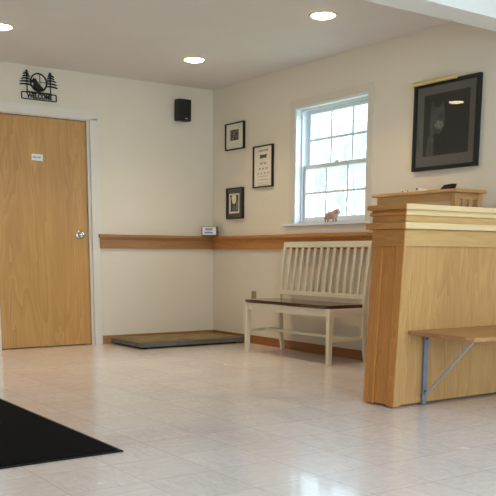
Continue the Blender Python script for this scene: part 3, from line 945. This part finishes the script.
# ---------------------------------------------------------------- ceiling lights
spots = [((-.83, -2.68), 'round recessed ceiling light nearest the header, above the window wall side'),
         ((-.847, -1.035), 'round recessed ceiling light in front of the black wall speaker'),
         ((-2.51, -1.10), 'round recessed ceiling light above the oak door, cut by the left photo edge')]
for (x, y), lab in spots:
    L_ = thing('ceiling_light', lab, 'ceiling light', (x, y, H), 'recessed ceiling lights')
    b = new_bm()
    lathe(b, [(.082, -.001), (.083, -.006), (.098, -.004), (.101, -.001)], (x, y, H), (0, 0, 1), 40)
    link_mesh('trim_ring', b, M_lampring, L_, smooth=True)
    b = new_bm(); lathe(b, [(0, -.020), (.030, -.019), (.058, -.015), (.076, -.009), (.082, -.002), (0, -.002)], (x, y, H), (0, 0, 1), 40)
    link_mesh('lens', b, M_lamp, L_)
    ld = bpy.data.lights.new('lamp_glow', 'AREA'); ld.shape = 'DISK'; ld.size = .13; ld.energy = LAMP_POWER; ld.color = (1.0, .76, .48); ld.spread = math.radians(112)
    lo = bpy.data.objects.new('lamp_glow', ld); lo.location = (0, 0, -.024); COL.objects.link(lo); lo.parent = L_

# ---------------------------------------------------------------- outside the window
bm = new_bm(); box(bm, .6, 40, -30, 30, -.9, -.6); g = link_mesh('lawn', bm, M_grass); g['kind'] = 'structure'
def branch(bm, p, d, l, r, lev, rnd):
    q = p + d * l
    tube(bm, p, q, r, r * .72, 7 if lev < 2 else 5, caps=False)
    if lev >= 5 or r < .0020: return
    for k in range(4 if lev < 3 else 3):
        nd = (d + Vector((rnd.uniform(-1, 1), rnd.uniform(-1, 1), rnd.uniform(-.45, .8))) * .75).normalized()
        st_ = p + d * l * (1 if k == 0 else rnd.uniform(.45, .95))
        branch(bm, st_, nd, l * rnd.uniform(.58, .82), r * rnd.uniform(.5, .68), lev + 1, rnd)
tree_spots = [(4.2, 2.4, 1.7, .030, 'bare tree nearest the window, seen through its right panes'),
              (7.6, 8.3, 2.2, .042, 'bare tree a little way off, seen through the left window panes'),
              (13.0, 12.6, 2.6, .06, 'bare tree farther off, seen through the middle window panes'),
              (12.5, 18.2, 2.6, .06, 'bare tree far to the left outside, behind the left window jamb'),
              (19.0, 20.5, 3.4, .08, 'tallest bare tree, farthest off behind the window panes')]
for i, (x, y, l, r, lab) in enumerate(tree_spots):
    b = new_bm(); rnd = random.Random(20 + i)
    branch(b, Vector((x, y, -.62)), Vector((rnd.uniform(-.08, .08), rnd.uniform(-.1, .1), 1)).normalized(), l, r, 0, rnd)
    o = link_mesh('bare_tree', b, M_bark, rec=False); tag(o, lab, 'tree', 'bare trees outside the window')
for i, (x, y, s, lab) in enumerate([(3.4, 4.2, 1.15, 'pale green shrub outside behind the lower left window panes'), (9.0, 5.6, 1.5, 'pale green shrub outside behind the lower right window panes')]):
    b = new_bm(); rnd = random.Random(50 + i)
    for k in range(1400):
        v = Vector((rnd.gauss(0, 1), rnd.gauss(0, 1), rnd.gauss(0, 1))).normalized() * (s * rnd.uniform(.4, 1.0))
        c = Vector((x, y, -.6 + s * .85)) + Vector((v.x, v.y, v.z * .85))
        n = Vector((rnd.uniform(-1, 1), rnd.uniform(-1, 1), rnd.uniform(-1, 1))).normalized()
        u = n.orthogonal().normalized(); w = n.cross(u)
        a = .055
        vs = [b.verts.new(c + u * a), b.verts.new(c + w * a * .5), b.verts.new(c - u * a), b.verts.new(c - w * a * .5)]
        b.faces.new(vs)
    o = link_mesh('shrub', b, M_leaf, rec=False); tag(o, lab, 'shrub')

# ---------------------------------------------------------------- light
w = bpy.data.worlds.new('World'); sc.world = w; w.use_nodes = True
N, L = w.node_tree.nodes, w.node_tree.links
bg = N['Background']
tc = N.new('ShaderNodeTexCoord'); sx = N.new('ShaderNodeSeparateXYZ'); L.new(tc.outputs['Generated'], sx.inputs[0])
rp = N.new('ShaderNodeValToRGB')
rp.color_ramp.elements[0].position = .0; rp.color_ramp.elements[0].color = (.66, .86, .95, 1)
rp.color_ramp.elements[1].position = .6; rp.color_ramp.elements[1].color = (.55, .78, 1.0, 1)
L.new(sx.outputs['Z'], rp.inputs['Fac']); L.new(rp.outputs['Color'], bg.inputs['Color'])
bg.inputs['Strength'].default_value = SKY

def area(name, loc, rot, sx_, sy_, e, col, portal=False):
    ld = bpy.data.lights.new(name, 'AREA'); ld.shape = 'RECTANGLE'; ld.size = sx_; ld.size_y = sy_; ld.energy = e; ld.color = col
    if portal: ld.cycles.is_portal = True
    o = bpy.data.objects.new(name, ld); o.location = loc; o.rotation_euler = rot; COL.objects.link(o); return o
for a, c in RW:   # daylight entering through the shop-front panes
    area('daylight', ((a + c) / 2, YR + .03, 1.28), (PI / 2, 0, 0), c - a - .1, 1.75, REAR_POWER * (1.0 if a < -3 else .45), (.72, .89, 1.0))
area('ceiling_panel_light', (-1.6, -6.2, H - .02), (0, 0, 0), 1.2, .6, PANEL_POWER, (.74, .90, 1.0))
sd_ = bpy.data.lights.new('hazy_sun', 'SUN'); sd_.energy = SUN; sd_.angle = math.radians(80); sd_.color = (.74, .87, 1.0)
so = bpy.data.objects.new('hazy_sun', sd_); COL.objects.link(so); so.location = (6, -1, 6)
so.rotation_euler = Vector((-1, .45, -.42)).to_track_quat('-Z', 'Y').to_euler()
area('window_portal', (.23, (WY0 + WY1) / 2, (WZ0 + WZ1) / 2), (0, PI / 2, 0), WZ1 - WZ0, WY1 - WY0, 1, (1, 1, 1), True)

# ---------------------------------------------------------------- camera
cam = bpy.data.cameras.new('Camera'); co = bpy.data.objects.new('Camera', cam); COL.objects.link(co)
F = 837.1
cam.sensor_fit = 'HORIZONTAL'; cam.sensor_width = 36.0; cam.lens = F / 496 * 36.0
cam.shift_x = 0.0; cam.shift_y = (403.8 - 248) / 496
cam.clip_start = .05; cam.clip_end = 200
yaw, pit, rol = .6116, .1768, .0057
f = Vector((math.sin(yaw) * math.cos(pit), math.cos(yaw) * math.cos(pit), -math.sin(pit)))
r0 = Vector((math.cos(yaw), -math.sin(yaw), 0)); u0 = r0.cross(f)
r = r0 * math.cos(rol) + u0 * math.sin(rol); u = -r0 * math.sin(rol) + u0 * math.cos(rol)
co.matrix_world = Matrix(((r.x, u.x, -f.x, -4.7004), (r.y, u.y, -f.y, -7.3397), (r.z, u.z, -f.z, .8528), (0, 0, 0, 1)))
sc.camera = co

vs = sc.view_settings
vs.view_transform = 'Standard'; vs.look = 'None'; vs.gamma = 1.0; vs.exposure = EXPOSURE; vs.use_curve_mapping = False
sc.cycles.use_denoising = True
sc.cycles.max_bounces = 10; sc.cycles.diffuse_bounces = 6; sc.cycles.glossy_bounces = 4; sc.cycles.transparent_max_bounces = 12
sc.cycles.sample_clamp_indirect = 6.0
